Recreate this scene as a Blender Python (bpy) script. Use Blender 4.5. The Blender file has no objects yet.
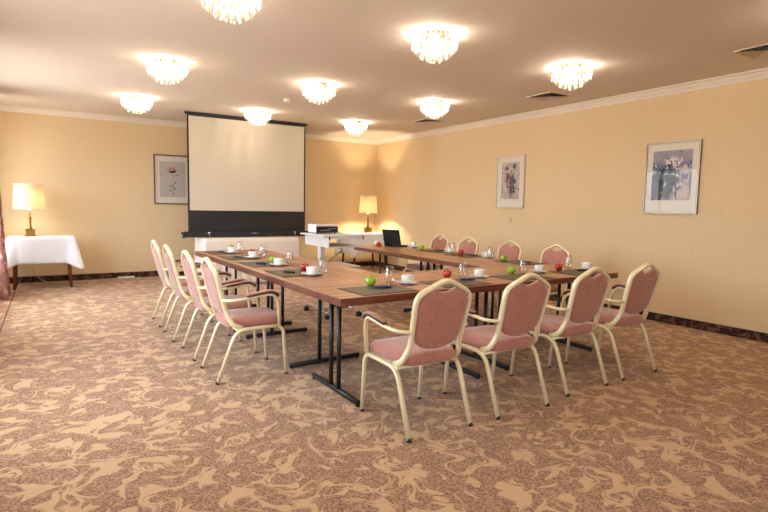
import bpy, bmesh, math, random
from mathutils import Vector, Matrix
random.seed(7)
PI = math.pi
sc = bpy.context.scene
C = sc.collection

# ------------------------------------------------------------------ materials
def new_mat(name):
    m = bpy.data.materials.new(name); m.use_nodes = True
    nt = m.node_tree
    return m, nt, nt.nodes, nt.links, nt.nodes['Principled BSDF']

def srgb(r, g, b):
    f = lambda c: c/12.92 if c <= .04045 else ((c+.055)/1.055)**2.4
    return (f(r/255), f(g/255), f(b/255), 1)

def simple(name, col, rough=.5, metal=0., spec=.5, noise=0., nscale=30., bump=0., coat=0., sheen=0.):
    m, nt, N, L, b = new_mat(name)
    b.inputs['Base Color'].default_value = col
    b.inputs['Roughness'].default_value = rough
    b.inputs['Metallic'].default_value = metal
    b.inputs['Specular IOR Level'].default_value = spec
    b.inputs['Coat Weight'].default_value = coat
    b.inputs['Sheen Weight'].default_value = sheen
    tc = N.new('ShaderNodeTexCoord')
    nz = N.new('ShaderNodeTexNoise'); nz.inputs['Scale'].default_value = nscale; nz.inputs['Detail'].default_value = 4
    L.new(tc.outputs['Object'], nz.inputs['Vector'])
    if noise > 0:
        hs = N.new('ShaderNodeMix'); hs.data_type = 'RGBA'; hs.blend_type = 'MIX'
        hs.inputs[6].default_value = tuple(c*(1-noise) for c in col[:3])+(1,)
        hs.inputs[7].default_value = tuple(min(1, c*(1+noise)) for c in col[:3])+(1,)
        L.new(nz.outputs['Fac'], hs.inputs[0]); L.new(hs.outputs[2], b.inputs['Base Color'])
    if bump > 0:
        bp = N.new('ShaderNodeBump'); bp.inputs['Strength'].default_value = bump; bp.inputs['Distance'].default_value = .002
        L.new(nz.outputs['Fac'], bp.inputs['Height']); L.new(bp.outputs[0], b.inputs['Normal'])
    return m

def math_node(N, L, op, a, b=None, clamp=False):
    n = N.new('ShaderNodeMath'); n.operation = op; n.use_clamp = clamp
    for i, v in enumerate((a, b)):
        if v is None: continue
        if isinstance(v, (int, float)): n.inputs[i].default_value = v
        else: L.new(v, n.inputs[i])
    return n.outputs[0]

def ramp(N, L, fac, stops, interp='LINEAR'):
    r = N.new('ShaderNodeValToRGB'); r.color_ramp.interpolation = interp
    while len(r.color_ramp.elements) > len(stops): r.color_ramp.elements.remove(r.color_ramp.elements[-1])
    while len(r.color_ramp.elements) < len(stops): r.color_ramp.elements.new(1)
    for e, (p, c) in zip(r.color_ramp.elements, stops): e.position = p; e.color = c
    L.new(fac, r.inputs[0]); return r.outputs[0]

def mix(N, L, fac, a, b, blend='MIX'):
    m = N.new('ShaderNodeMix'); m.data_type = 'RGBA'; m.blend_type = blend
    for i, v in ((0, fac), (6, a), (7, b)):
        if isinstance(v, (int, float, tuple)): m.inputs[i].default_value = v
        else: L.new(v, m.inputs[i])
    return m.outputs[2]

def warped(N, L, src, scale, amount, detail=2):
    nz = N.new('ShaderNodeTexNoise'); nz.inputs['Scale'].default_value = scale; nz.inputs['Detail'].default_value = detail
    L.new(src, nz.inputs['Vector'])
    s = N.new('ShaderNodeVectorMath'); s.operation = 'SUBTRACT'; L.new(nz.outputs['Color'], s.inputs[0]); s.inputs[1].default_value = (.5, .5, .5)
    k = N.new('ShaderNodeVectorMath'); k.operation = 'SCALE'; L.new(s.outputs[0], k.inputs[0]); k.inputs['Scale'].default_value = amount
    a = N.new('ShaderNodeVectorMath'); a.operation = 'ADD'; L.new(src, a.inputs[0]); L.new(k.outputs[0], a.inputs[1])
    return a.outputs[0]

def carpet(name, tan, brown, dark, scale=1.0, vein=.055):
    m, nt, N, L, b = new_mat(name)
    tc = N.new('ShaderNodeTexCoord'); P = tc.outputs['Object']
    # round brown blossoms and leaves: merged cells of a warped smooth Voronoi on a pale ground
    w = warped(N, L, P, 2.4*scale, .26, 0)
    w = warped(N, L, w, 9*scale, .085, 1)
    mp = N.new('ShaderNodeMapping'); mp.inputs['Scale'].default_value = (8.2*scale, 9.8*scale, 1); mp.inputs['Rotation'].default_value = (0, 0, .6)
    L.new(w, mp.inputs[0])
    vo = N.new('ShaderNodeTexVoronoi'); vo.feature = 'SMOOTH_F1'; vo.inputs['Smoothness'].default_value = .22; vo.inputs['Scale'].default_value = 1.0
    vo.inputs['Randomness'].default_value = 1; vo.voronoi_dimensions = '2D'; L.new(mp.outputs[0], vo.inputs['Vector'])
    wn = N.new('ShaderNodeTexNoise'); wn.inputs['Scale'].default_value = 3.5*scale; wn.inputs['Detail'].default_value = 1; L.new(P, wn.inputs['Vector'])
    th = math_node(N, L, 'ADD', .47, math_node(N, L, 'MULTIPLY', wn.outputs['Fac'], .40))
    d = math_node(N, L, 'SUBTRACT', vo.outputs['Distance'], th)
    scroll = math_node(N, L, 'MULTIPLY', d, 26, True)
    # thin pale curls inside the blossoms
    w2 = warped(N, L, P, 5*scale, .30, 0)
    wv = N.new('ShaderNodeTexNoise'); wv.inputs['Scale'].default_value = 6.5*scale; wv.inputs['Detail'].default_value = 0; L.new(w2, wv.inputs['Vector'])
    f2 = N.new('ShaderNodeTexNoise'); f2.inputs['Scale'].default_value = 8*scale; f2.inputs['Detail'].default_value = 0; L.new(P, f2.inputs['Vector'])
    wf = math_node(N, L, 'MULTIPLY', math_node(N, L, 'SUBTRACT', f2.outputs['Fac'], .36, True), .24)
    r1 = math_node(N, L, 'ABSOLUTE', math_node(N, L, 'SUBTRACT', wv.outputs['Fac'], .50))
    fr = math_node(N, L, 'MULTIPLY', math_node(N, L, 'SUBTRACT', wf, r1), 70, True)
    r3 = math_node(N, L, 'ABSOLUTE', math_node(N, L, 'SUBTRACT', wv.outputs['Fac'], .62))
    fr3 = math_node(N, L, 'MULTIPLY', math_node(N, L, 'SUBTRACT', math_node(N, L, 'MULTIPLY', wf, .7), r3), 70, True)
    light = math_node(N, L, 'MAXIMUM', math_node(N, L, 'MAXIMUM', scroll, fr), fr3)
    # brown stems crossing the pale ground
    r2 = math_node(N, L, 'ABSOLUTE', math_node(N, L, 'SUBTRACT', wv.outputs['Fac'], .44))
    stem = math_node(N, L, 'MULTIPLY', math_node(N, L, 'SUBTRACT', .014, r2), 90, True)
    light = math_node(N, L, 'MULTIPLY', light, math_node(N, L, 'SUBTRACT', 1, math_node(N, L, 'MULTIPLY', stem, .9)))
    edge = math_node(N, L, 'MULTIPLY', math_node(N, L, 'SUBTRACT', .035, math_node(N, L, 'ABSOLUTE', math_node(N, L, 'ADD', d, .03))), 22, True)
    # leaf stipple
    gv = N.new('ShaderNodeTexVoronoi'); gv.inputs['Scale'].default_value = 80; L.new(P, gv.inputs['Vector'])
    gn = N.new('ShaderNodeTexNoise'); gn.inputs['Scale'].default_value = 26*scale; gn.inputs['Detail'].default_value = 3; L.new(w, gn.inputs['Vector'])
    st = math_node(N, L, 'MULTIPLY', math_node(N, L, 'SUBTRACT', gv.outputs['Distance'], .25), 2.4, True)
    body = mix(N, L, st, dark, brown)
    body = mix(N, L, math_node(N, L, 'MULTIPLY', math_node(N, L, 'SUBTRACT', gn.outputs['Fac'], .52), 2.2, True), body, tan)
    body = mix(N, L, math_node(N, L, 'MULTIPLY', edge, .55), body, dark)
    col = mix(N, L, light, body, tan)
    fz = N.new('ShaderNodeTexNoise'); fz.inputs['Scale'].default_value = 240; fz.inputs['Detail'].default_value = 2; L.new(P, fz.inputs['Vector'])
    col = mix(N, L, .55, col, ramp(N, L, fz.outputs['Fac'], [(.3, (.35, .35, .35, 1)), (.7, (1, 1, 1, 1))]), 'MULTIPLY')
    # seam and border strip along the window side: pattern slightly redder beyond the seam
    sx = N.new('ShaderNodeSeparateXYZ'); L.new(P, sx.inputs[0])
    seam = math_node(N, L, 'LESS_THAN', math_node(N, L, 'ABSOLUTE', math_node(N, L, 'ADD', sx.outputs[0], .462)), .007)
    if name == 'carpet_floor':
        bord = math_node(N, L, 'LESS_THAN', sx.outputs[0], -.462)
        col = mix(N, L, math_node(N, L, 'MULTIPLY', bord, .45), col, (1, .72, .6, 1), 'MULTIPLY')
        col = mix(N, L, seam, col, (.07, .035, .025, 1))
    L.new(col, b.inputs['Base Color'])
    b.inputs['Roughness'].default_value = .95; b.inputs['Specular IOR Level'].default_value = .12
    b.inputs['Sheen Weight'].default_value = .12; b.inputs['Sheen Roughness'].default_value = .6
    bp = N.new('ShaderNodeBump'); bp.inputs['Strength'].default_value = .5; bp.inputs['Distance'].default_value = .003
    L.new(fz.outputs['Fac'], bp.inputs['Height']); L.new(bp.outputs[0], b.inputs['Normal'])
    return m

def wall_cloth():
    m, nt, N, L, b = new_mat('wall_fabric')
    tc = N.new('ShaderNodeTexCoord'); P = tc.outputs['Object']
    mp = N.new('ShaderNodeMapping'); mp.inputs['Scale'].default_value = (60, 60, 4); L.new(P, mp.inputs[0])
    nz = N.new('ShaderNodeTexNoise'); nz.inputs['Scale'].default_value = 1; nz.inputs['Detail'].default_value = 3; L.new(mp.outputs[0], nz.inputs['Vector'])
    n2 = N.new('ShaderNodeTexNoise'); n2.inputs['Scale'].default_value = 1.3; n2.inputs['Detail'].default_value = 2; L.new(P, n2.inputs['Vector'])
    c = mix(N, L, nz.outputs['Fac'], WALL_A, WALL_B)
    c = mix(N, L, math_node(N, L, 'MULTIPLY', n2.outputs['Fac'], .18), c, srgb(214, 186, 142))
    L.new(c, b.inputs['Base Color']); b.inputs['Roughness'].default_value = .85; b.inputs['Specular IOR Level'].default_value = .2
    bp = N.new('ShaderNodeBump'); bp.inputs['Strength'].default_value = .15; bp.inputs['Distance'].default_value = .002
    L.new(nz.outputs['Fac'], bp.inputs['Height']); L.new(bp.outputs[0], b.inputs['Normal'])
    return m

def wood(name, a, bcol, c, axis=0, scale=1., rough=.32):
    m, nt, N, L, b = new_mat(name)
    tc = N.new('ShaderNodeTexCoord'); P = tc.outputs['Object']
    s = [26*scale, 26*scale, 26*scale]; s[axis] = 1.1*scale
    mp = N.new('ShaderNodeMapping'); mp.inputs['Scale'].default_value = s; L.new(P, mp.inputs[0])
    nz = N.new('ShaderNodeTexNoise'); nz.inputs['Scale'].default_value = 1; nz.inputs['Detail'].default_value = 5; nz.inputs['Distortion'].default_value = .35
    L.new(mp.outputs[0], nz.inputs['Vector'])
    s2 = [130, 130, 130]; s2[axis] = 4
    mp2 = N.new('ShaderNodeMapping'); mp2.inputs['Scale'].default_value = s2; L.new(P, mp2.inputs[0])
    n2 = N.new('ShaderNodeTexNoise'); n2.inputs['Scale'].default_value = 1; n2.inputs['Detail'].default_value = 2; L.new(mp2.outputs[0], n2.inputs['Vector'])
    f = math_node(N, L, 'ADD', math_node(N, L, 'MULTIPLY', nz.outputs['Fac'], .8), math_node(N, L, 'MULTIPLY', n2.outputs['Fac'], .2))
    col = ramp(N, L, f, [(.33, a), (.5, bcol), (.68, c)])
    L.new(col, b.inputs['Base Color']); b.inputs['Roughness'].default_value = rough; b.inputs['Specular IOR Level'].default_value = .45
    return m

def fabric(name, col, col2):
    m, nt, N, L, b = new_mat(name)
    tc = N.new('ShaderNodeTexCoord'); P = tc.outputs['Object']
    vo = N.new('ShaderNodeTexVoronoi'); vo.inputs['Scale'].default_value = 120; L.new(P, vo.inputs['Vector'])
    nz = N.new('ShaderNodeTexNoise'); nz.inputs['Scale'].default_value = 14; nz.inputs['Detail'].default_value = 3; L.new(P, nz.inputs['Vector'])
    c = mix(N, L, math_node(N, L, 'MULTIPLY', vo.outputs['Distance'], 1.1, True), col2, col)
    c = mix(N, L, math_node(N, L, 'MULTIPLY', math_node(N, L, 'SUBTRACT', nz.outputs['Fac'], .4), .9, True), c, tuple(min(1, x*1.18) for x in col[:3])+(1,))
    L.new(c, b.inputs['Base Color'])
    b.inputs['Roughness'].default_value = .8; b.inputs['Specular IOR Level'].default_value = .2
    b.inputs['Sheen Weight'].default_value = .65; b.inputs['Sheen Roughness'].default_value = .4
    b.inputs['Sheen Tint'].default_value = (.96, .95, 1, 1)
    bp = N.new('ShaderNodeBump'); bp.inputs['Strength'].default_value = .25; bp.inputs['Distance'].default_value = .001
    L.new(vo.outputs['Distance'], bp.inputs['Height']); L.new(bp.outputs[0], b.inputs['Normal'])
    return m

def thin_glass(name, tint=(1, 1, 1, 1), gloss=.1, rough=.0, k=.45):
    m, nt, N, L, b = new_mat(name); N.remove(b)
    tr = N.new('ShaderNodeBsdfTransparent'); tr.inputs[0].default_value = tint
    gl = N.new('ShaderNodeBsdfGlossy'); gl.inputs['Roughness'].default_value = rough
    fr = N.new('ShaderNodeLayerWeight'); fr.inputs[0].default_value = .35
    f = math_node(N, L, 'ADD', math_node(N, L, 'MULTIPLY', fr.outputs['Facing'], k), gloss, True)
    mx = N.new('ShaderNodeMixShader'); L.new(f, mx.inputs[0]); L.new(tr.outputs[0], mx.inputs[1]); L.new(gl.outputs[0], mx.inputs[2])
    L.new(mx.outputs[0], N['Material Output'].inputs[0])
    return m

def crystal_mat():
    m, nt, N, L, b = new_mat('crystal'); N.remove(b)
    tr = N.new('ShaderNodeBsdfTransparent'); tr.inputs[0].default_value = (1, .98, .94, 1)
    tl = N.new('ShaderNodeBsdfTranslucent'); tl.inputs[0].default_value = (.8, .78, .72, 1)
    gl = N.new('ShaderNodeBsdfGlossy'); gl.inputs['Roughness'].default_value = .08
    tc = N.new('ShaderNodeTexCoord'); nz = N.new('ShaderNodeTexNoise'); nz.inputs['Scale'].default_value = 60
    L.new(tc.outputs['Object'], nz.inputs['Vector'])
    bp = N.new('ShaderNodeBump'); bp.inputs['Strength'].default_value = .6; bp.inputs['Distance'].default_value = .004
    L.new(nz.outputs['Fac'], bp.inputs['Height']); L.new(bp.outputs[0], gl.inputs['Normal'])
    m1 = N.new('ShaderNodeMixShader'); m1.inputs[0].default_value = .24; L.new(tr.outputs[0], m1.inputs[1]); L.new(tl.outputs[0], m1.inputs[2])
    m2 = N.new('ShaderNodeMixShader'); m2.inputs[0].default_value = .30; L.new(m1.outputs[0], m2.inputs[1]); L.new(gl.outputs[0], m2.inputs[2])
    L.new(m2.outputs[0], N['Material Output'].inputs[0])
    return m

def emit(name, col, s):
    m, nt, N, L, b = new_mat(name)
    b.inputs['Base Color'].default_value = col
    b.inputs['Emission Color'].default_value = col; b.inputs['Emission Strength'].default_value = s
    return m

def shade_mat(name, col):
    m, nt, N, L, b = new_mat(name); N.remove(b)
    df = N.new('ShaderNodeBsdfDiffuse'); df.inputs[0].default_value = col
    tl = N.new('ShaderNodeBsdfTranslucent'); tl.inputs[0].default_value = col
    tc = N.new('ShaderNodeTexCoord'); wv = N.new('ShaderNodeTexWave'); wv.inputs['Scale'].default_value = 60
    L.new(tc.outputs['Object'], wv.inputs['Vector'])
    bp = N.new('ShaderNodeBump'); bp.inputs['Strength'].default_value = .1; L.new(wv.outputs['Fac'], bp.inputs['Height']); L.new(bp.outputs[0], df.inputs['Normal'])
    mx = N.new('ShaderNodeMixShader'); mx.inputs[0].default_value = .55; L.new(df.outputs[0], mx.inputs[1]); L.new(tl.outputs[0], mx.inputs[2])
    L.new(mx.outputs[0], N['Material Output'].inputs[0])
    return m

def curtain_mat():
    m, nt, N, L, b = new_mat('curtain_cloth')
    tc = N.new('ShaderNodeTexCoord'); P = tc.outputs['Object']
    w = warped(N, L, P, 5, .25)
    vo = N.new('ShaderNodeTexVoronoi'); vo.inputs['Scale'].default_value = 7; L.new(w, vo.inputs['Vector'])
    col = ramp(N, L, vo.outputs['Distance'], [(.25, srgb(226, 200, 196)), (.42, srgb(178, 128, 118)), (.7, srgb(146, 96, 84))])
    L.new(col, b.inputs['Base Color']); b.inputs['Roughness'].default_value = .8; b.inputs['Sheen Weight'].default_value = .3
    return m

def apple_mat(name, c1, c2, c3):
    m, nt, N, L, b = new_mat(name)
    tc = N.new('ShaderNodeTexCoord'); P = tc.outputs['Object']
    mp = N.new('ShaderNodeMapping'); mp.inputs['Scale'].default_value = (60, 60, 8); L.new(P, mp.inputs[0])
    nz = N.new('ShaderNodeTexNoise'); nz.inputs['Scale'].default_value = 1; nz.inputs['Detail'].default_value = 3; L.new(mp.outputs[0], nz.inputs['Vector'])
    n2 = N.new('ShaderNodeTexNoise'); n2.inputs['Scale'].default_value = 22; L.new(P, n2.inputs['Vector'])
    f = math_node(N, L, 'ADD', math_node(N, L, 'MULTIPLY', nz.outputs['Fac'], .5), math_node(N, L, 'MULTIPLY', n2.outputs['Fac'], .5))
    L.new(ramp(N, L, f, [(.36, c1), (.5, c2), (.64, c3)]), b.inputs['Base Color'])
    b.inputs['Roughness'].default_value = .25; b.inputs['Coat Weight'].default_value = .3
    return m

def art_mat(kind):
    m, nt, N, L, b = new_mat('print_'+kind)
    tc = N.new('ShaderNodeTexCoord'); G = tc.outputs['Generated']
    sx = N.new('ShaderNodeSeparateXYZ'); L.new(G, sx.inputs[0]); u = sx.outputs[1]; v = sx.outputs[2]   # prints hang on the right wall
    def blob(cx, cy, rx, ry):
        a = math_node(N, L, 'DIVIDE', math_node(N, L, 'SUBTRACT', u, cx), rx); c = math_node(N, L, 'DIVIDE', math_node(N, L, 'SUBTRACT', v, cy), ry)
        r = math_node(N, L, 'ADD', math_node(N, L, 'MULTIPLY', a, a), math_node(N, L, 'MULTIPLY', c, c))
        return math_node(N, L, 'SUBTRACT', 1, r, True)
    O = tc.outputs['Object']
    nz = N.new('ShaderNodeTexNoise'); nz.inputs['Scale'].default_value = 14; nz.inputs['Detail'].default_value = 6; L.new(O, nz.inputs['Vector'])
    n2 = N.new('ShaderNodeTexNoise'); n2.inputs['Scale'].default_value = 34; n2.inputs['Detail'].default_value = 5; L.new(O, n2.inputs['Vector'])
    def over(base, shape, noise, thr, k, col):
        # a soft patch broken up by noise
        f = math_node(N, L, 'MULTIPLY', math_node(N, L, 'SUBTRACT', math_node(N, L, 'ADD', shape, math_node(N, L, 'MULTIPLY', math_node(N, L, 'SUBTRACT', noise, .5), 4.5)), thr), k, True)
        return mix(N, L, f, base, col)
    n2f, nzf = n2.outputs['Fac'], nz.outputs['Fac']
    if kind == 'garden':
        base = ramp(N, L, v, [(0, srgb(128, 124, 132)), (.35, srgb(88, 96, 118)), (.68, srgb(98, 108, 150)), (.80, srgb(150, 148, 168)), (1, srgb(160, 156, 168))])
        leafc = ramp(N, L, n2f, [(.42, srgb(22, 28, 26)), (.54, srgb(52, 64, 50)), (.64, srgb(120, 126, 110))])
        base = over(base, blob(.62, .36, .50, .48), nzf, 0.35, 4, leafc)
        base = over(base, blob(.80, .10, .40, .35), n2f, 0.45, 4, srgb(70, 76, 84))
        base = over(base, blob(.16, .16, .40, .52), n2f, 0.50, 4, srgb(204, 186, 176))
        base = over(base, blob(.46, .76, .36, .13), n2f, 0.55, 4, srgb(226, 218, 220))
        base = over(base, blob(.18, .60, .22, .16), n2f, 0.55, 4, srgb(210, 200, 198))
    else:
        base = ramp(N, L, nzf, [(.35, srgb(170, 160, 160)), (.6, srgb(214, 204, 200))])
        red = ramp(N, L, n2f, [(.42, srgb(58, 34, 38)), (.56, srgb(128, 62, 62)), (.66, srgb(176, 120, 116))])
        drk = ramp(N, L, nzf, [(.42, srgb(30, 36, 36)), (.6, srgb(84, 88, 84))])
        base = over(base, blob(.62, .56, .26, .26), n2f, 0.50, 4, red)
        base = over(base, blob(.44, .34, .30, .40), n2f, 0.55, 4, red)
        base = over(base, blob(.36, .42, .26, .50), nzf, 0.60, 4, drk)
        base = over(base, blob(.30, .88, .14, .12), nzf, 0.50, 4, drk)
        base = over(base, blob(.74, .84, .20, .09), n2f, 0.60, 4, drk)
    L.new(base, b.inputs['Base Color']); b.inputs['Roughness'].default_value = .6
    return m

WALL_A = srgb(221, 197, 158); WALL_B = srgb(228, 206, 168)
M = {}
M['wall'] = wall_cloth()
M['ceiling'] = simple('ceiling_paint', srgb(226, 215, 204), .9, spec=.1, noise=.03, nscale=2.)
M['trim'] = simple('trim_paint', srgb(232, 222, 212), .6)
M['carpet'] = carpet('carpet_floor', srgb(216, 178, 136), srgb(188, 146, 112), srgb(126, 90, 68))
M['carpet_edge'] = carpet('carpet_skirting', srgb(120, 88, 70), srgb(62, 36, 30), srgb(34, 20, 18), 1.6)
M['frame'] = simple('champagne_metal', srgb(236, 223, 184), .36, .2, noise=.03)
M['fabric'] = fabric('mauve_fabric', srgb(190, 133, 116), srgb(150, 101, 88))
M['rubber'] = simple('black_rubber', (.012, .011, .011, 1), .6)
M['darkpad'] = simple('dark_wood_pad', srgb(52, 30, 26), .4)
M['wood_x'] = wood('walnut_long', srgb(128, 86, 62), srgb(172, 124, 92), srgb(206, 160, 124), 0)
M['wood_y'] = wood('walnut_cross', srgb(128, 86, 62), srgb(172, 124, 92), srgb(206, 160, 124), 1)
M['wood_edge'] = wood('walnut_edge', srgb(86, 46, 34), srgb(112, 66, 50), srgb(130, 82, 62), 0)
M['redwood'] = wood('stained_beech', srgb(78, 34, 20), srgb(110, 54, 32), srgb(140, 74, 46), 2, .6)
M['blacksteel'] = simple('black_steel', (.012, .012, .014, 1), .38, .0, .5)
M['leather'] = simple('olive_leather', srgb(86, 74, 56), .45, spec=.4, noise=.12, nscale=60, bump=.3)
M['leather_edge'] = simple('leather_edge', srgb(50, 40, 30), .5)
M['china'] = simple('white_china', (.86, .86, .84, 1), .12, coat=.3)
M['coffee_dark'] = simple('cup_inside', (.75, .74, .72, 1), .15)
M['glass'] = thin_glass('tumbler_glass', (.985, .99, .99, 1), .03)
M['pane'] = thin_glass('window_glass', (.96, .98, 1, 1), .04)
M['picglass'] = thin_glass('picture_glass', (.98, .98, .98, 1), .004, k=.07)
M['pen_blue'] = simple('blue_plastic', srgb(44, 56, 128), .3)
M['pen_dark'] = simple('dark_plastic', srgb(26, 24, 30), .3)
M['silver'] = simple('silver_metal', (.6, .6, .6, 1), .25, 1)
M['brass'] = simple('aged_brass', srgb(150, 112, 56), .3, .9, noise=.1, nscale=20)
M['linen'] = simple('white_linen', (.80, .80, .82, 1), .85, noise=.03, nscale=40, bump=.1)
M['linen_warm'] = simple('cream_linen', (.78, .70, .63, 1), .85, noise=.03, nscale=40, bump=.1)
M['crystal'] = crystal_mat()
M['bulb'] = emit('bulb_glow', (1, .88, .66, 1), 25)
M['lampbulb'] = emit('lamp_bulb', (1, .8, .5, 1), 12)
M['shade'] = shade_mat('shade_cream', srgb(250, 236, 208))
M['screen_white'] = simple('projection_cloth', srgb(206, 196, 182), .9, spec=.1)
M['screen_black'] = simple('screen_black', (.012, .011, .011, 1), .7)
M['curtain'] = curtain_mat()
M['greyplastic'] = simple('pale_grey_laminate', srgb(206, 202, 196), .45)
M['whiteplastic'] = simple('white_plastic', srgb(224, 222, 218), .4)
M['lapblack'] = simple('laptop_black', (.012, .012, .013, 1), .5, spec=.25)
M['key'] = simple('key_black', (.006, .006, .007, 1), .5)
M['screenoff'] = simple('screen_glass_off', (.01, .01, .012, 1), .1)
M['apple_green'] = apple_mat('green_apple', srgb(120, 160, 30), srgb(150, 188, 44), srgb(180, 208, 74))
M['apple_red'] = apple_mat('red_apple', srgb(150, 20, 24), srgb(184, 44, 36), srgb(214, 120, 60))
M['stem'] = simple('apple_stem', srgb(70, 48, 24), .7)
M['frame_grey'] = simple('silver_frame', srgb(150, 142, 128), .35, .7)
M['frame_cream'] = simple('cream_frame', srgb(214, 200, 180), .35, .2)
M['mat'] = simple('picture_mount', srgb(232, 224, 212), .8)
M['mat_grey'] = simple('flower_paper', srgb(196, 190, 184), .8, noise=.06, nscale=8)
M['pink'] = simple('petal_pink', srgb(196, 140, 148), .8, noise=.2, nscale=60)
M['petal_dark'] = simple('petal_dark', srgb(92, 44, 50), .8)
M['leafgrey'] = simple('leaf_grey', srgb(108, 112, 104), .8)
M['vent'] = simple('vent_metal', srgb(206, 190, 170), .5)
M['ventdark'] = simple('vent_shaft', (.03, .026, .022, 1), .8)
M['art_garden'] = art_mat('garden')
M['art_bouquet'] = art_mat('bouquet')
M['outlet'] = simple('socket_plastic', srgb(214, 192, 156), .5)
M['outside'] = simple('outside_paving', (.35, .34, .32, 1), .9)

# ------------------------------------------------------------------ mesh helpers
def link(name, bm, mat, parent=None, smooth=False, mats=None, loc=None):
    me = bpy.data.meshes.new(name); bm.to_mesh(me); bm.free()
    if smooth:
        for p in me.polygons: p.use_smooth = True
    for mm in (mats or [mat]): me.materials.append(mm)
    o = bpy.data.objects.new(name, me); C.objects.link(o)
    if parent: o.parent = parent
    if loc: o.location = loc
    return o

def empty(name, loc=(0, 0, 0), rz=0, label=None, cat=None, group=None):
    o = bpy.data.objects.new(name, None); C.objects.link(o); o.empty_display_size = .1
    o.location = loc; o.rotation_euler = (0, 0, rz)
    if label: o['label'] = label
    if cat: o['category'] = cat
    if group: o['group'] = group
    return o

def tag(o, label, cat, group=None, kind=None):
    o['label'] = label; o['category'] = cat
    if group: o['group'] = group
    if kind: o['kind'] = kind
    return o

def struct(o):
    o['kind'] = 'structure'; return o

def dup(root, loc=None, rz=None, label=None, group=None):
    r = root.copy(); C.objects.link(r)
    if loc is not None: r.location = loc
    if rz is not None: r.rotation_euler = (0, 0, rz)
    if label: r['label'] = label
    if group: r['group'] = group
    for ch in list(root.children):
        c = ch.copy(); C.objects.link(c); c.parent = r
        for g in list(ch.children):
            d = g.copy(); C.objects.link(d); d.parent = c
    return r

def box(bm, x0, x1, y0, y1, z0, z1, bev=0., mi=0):
    vs = [bm.verts.new(p) for p in ((x0, y0, z0), (x1, y0, z0), (x1, y1, z0), (x0, y1, z0), (x0, y0, z1), (x1, y0, z1), (x1, y1, z1), (x0, y1, z1))]
    fs = [bm.faces.new([vs[i] for i in f]) for f in ((0, 3, 2, 1), (4, 5, 6, 7), (0, 1, 5, 4), (1, 2, 6, 5), (2, 3, 7, 6), (3, 0, 4, 7))]
    for f in fs: f.material_index = mi
    if bev:
        es = set(e for f in fs for e in f.edges)
        r = bmesh.ops.bevel(bm, geom=list(es), offset=bev, segments=2, affect='EDGES', profile=.5)
        for f in r['faces']: f.material_index = mi
    return vs

def B(name, ext, mat, parent=None, bev=0.):
    bm = bmesh.new(); box(bm, *ext, bev=bev); return link(name, bm, mat, parent)

def fillet(pts, r, n=5):
    pts = [Vector(p) for p in pts]; out = [pts[0]]
    for i in range(1, len(pts)-1):
        a, b, c = pts[i-1], pts[i], pts[i+1]
        rr = r[i-1] if isinstance(r, (list, tuple)) else r
        d1 = min(rr, (a-b).length*.48); d2 = min(rr, (c-b).length*.48)
        p = b+(a-b).normalized()*d1; q = b+(c-b).normalized()*d2
        for k in range(n+1):
            t = k/n; out.append(p*(1-t)**2+b*2*t*(1-t)+q*t*t)
    out.append(pts[-1]); return out

def tube(bm, pts, ra, rb=None, n=8, square=0., closed=False, up=Vector((0, 0, 1)), mi=0, caps=True):
    rb = rb or ra; pts = [Vector(p) for p in pts]; m = len(pts); rings = []
    T = []
    for i in range(m):
        if closed: t = pts[(i+1) % m]-pts[i-1]
        else: t = pts[min(i+1, m-1)]-pts[max(i-1, 0)]
        T.append(t.normalized())
    u = up-T[0]*up.dot(T[0])
    if u.length < 1e-3: u = Vector((1, 0, 0))-T[0]*T[0].x
    u.normalize()
    for i in range(m):
        u = u-T[i]*u.dot(T[i]); u.normalize(); v = T[i].cross(u)
        a = ra[i] if isinstance(ra, (list, tuple)) else ra; b_ = rb[i] if isinstance(rb, (list, tuple)) else rb
        ring = []
        for k in range(n):
            th = 2*PI*(k+.5)/n; c, s = math.cos(th), math.sin(th)
            if square:
                e = 1-square*.6; c = math.copysign(abs(c)**e, c); s = math.copysign(abs(s)**e, s)
            ring.append(bm.verts.new(pts[i]+u*c*a+v*s*b_))
        rings.append(ring)
    for i in range(m if closed else m-1):
        r0, r1 = rings[i], rings[(i+1) % m]
        for k in range(n):
            f = bm.faces.new((r0[k], r0[(k+1) % n], r1[(k+1) % n], r1[k])); f.material_index = mi; f.smooth = True
    if not closed and caps:
        f = bm.faces.new(rings[0][::-1]); f.material_index = mi
        f = bm.faces.new(rings[-1]); f.material_index = mi

def lathe(bm, prof, n=24, c=(0, 0, 0), mi=0, smooth=True):
    rings = []
    for r, z in prof:
        if r < 1e-5: rings.append([bm.verts.new((c[0], c[1], c[2]+z))])
        else: rings.append([bm.verts.new((c[0]+r*math.cos(2*PI*k/n), c[1]+r*math.sin(2*PI*k/n), c[2]+z)) for k in range(n)])
    for a, b in zip(rings, rings[1:]):
        for k in range(n):
            k2 = (k+1) % n
            if len(a) == 1 and len(b) == 1: continue
            if len(a) == 1: f = bm.faces.new((a[0], b[k2], b[k]))
            elif len(b) == 1: f = bm.faces.new((a[k], a[k2], b[0]))
            else: f = bm.faces.new((a[k], a[k2], b[k2], b[k]))
            f.smooth = smooth; f.material_index = mi

def rings_solid(bm, rings, cap=True):
    R = [[bm.verts.new(p) for p in r] for r in rings]
    n = len(R[0])
    for a, b in zip(R, R[1:]):
        for k in range(n):
            f = bm.faces.new((a[k], a[(k+1) % n], b[(k+1) % n], b[k])); f.smooth = True
    if cap:
        for r in (R[0][::-1], R[-1]):
            cc = bm.verts.new(sum((v.co for v in r), Vector())/n)
            for k in range(n):
                f = bm.faces.new((r[k], r[(k+1) % n], cc)); f.smooth = True

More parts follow.
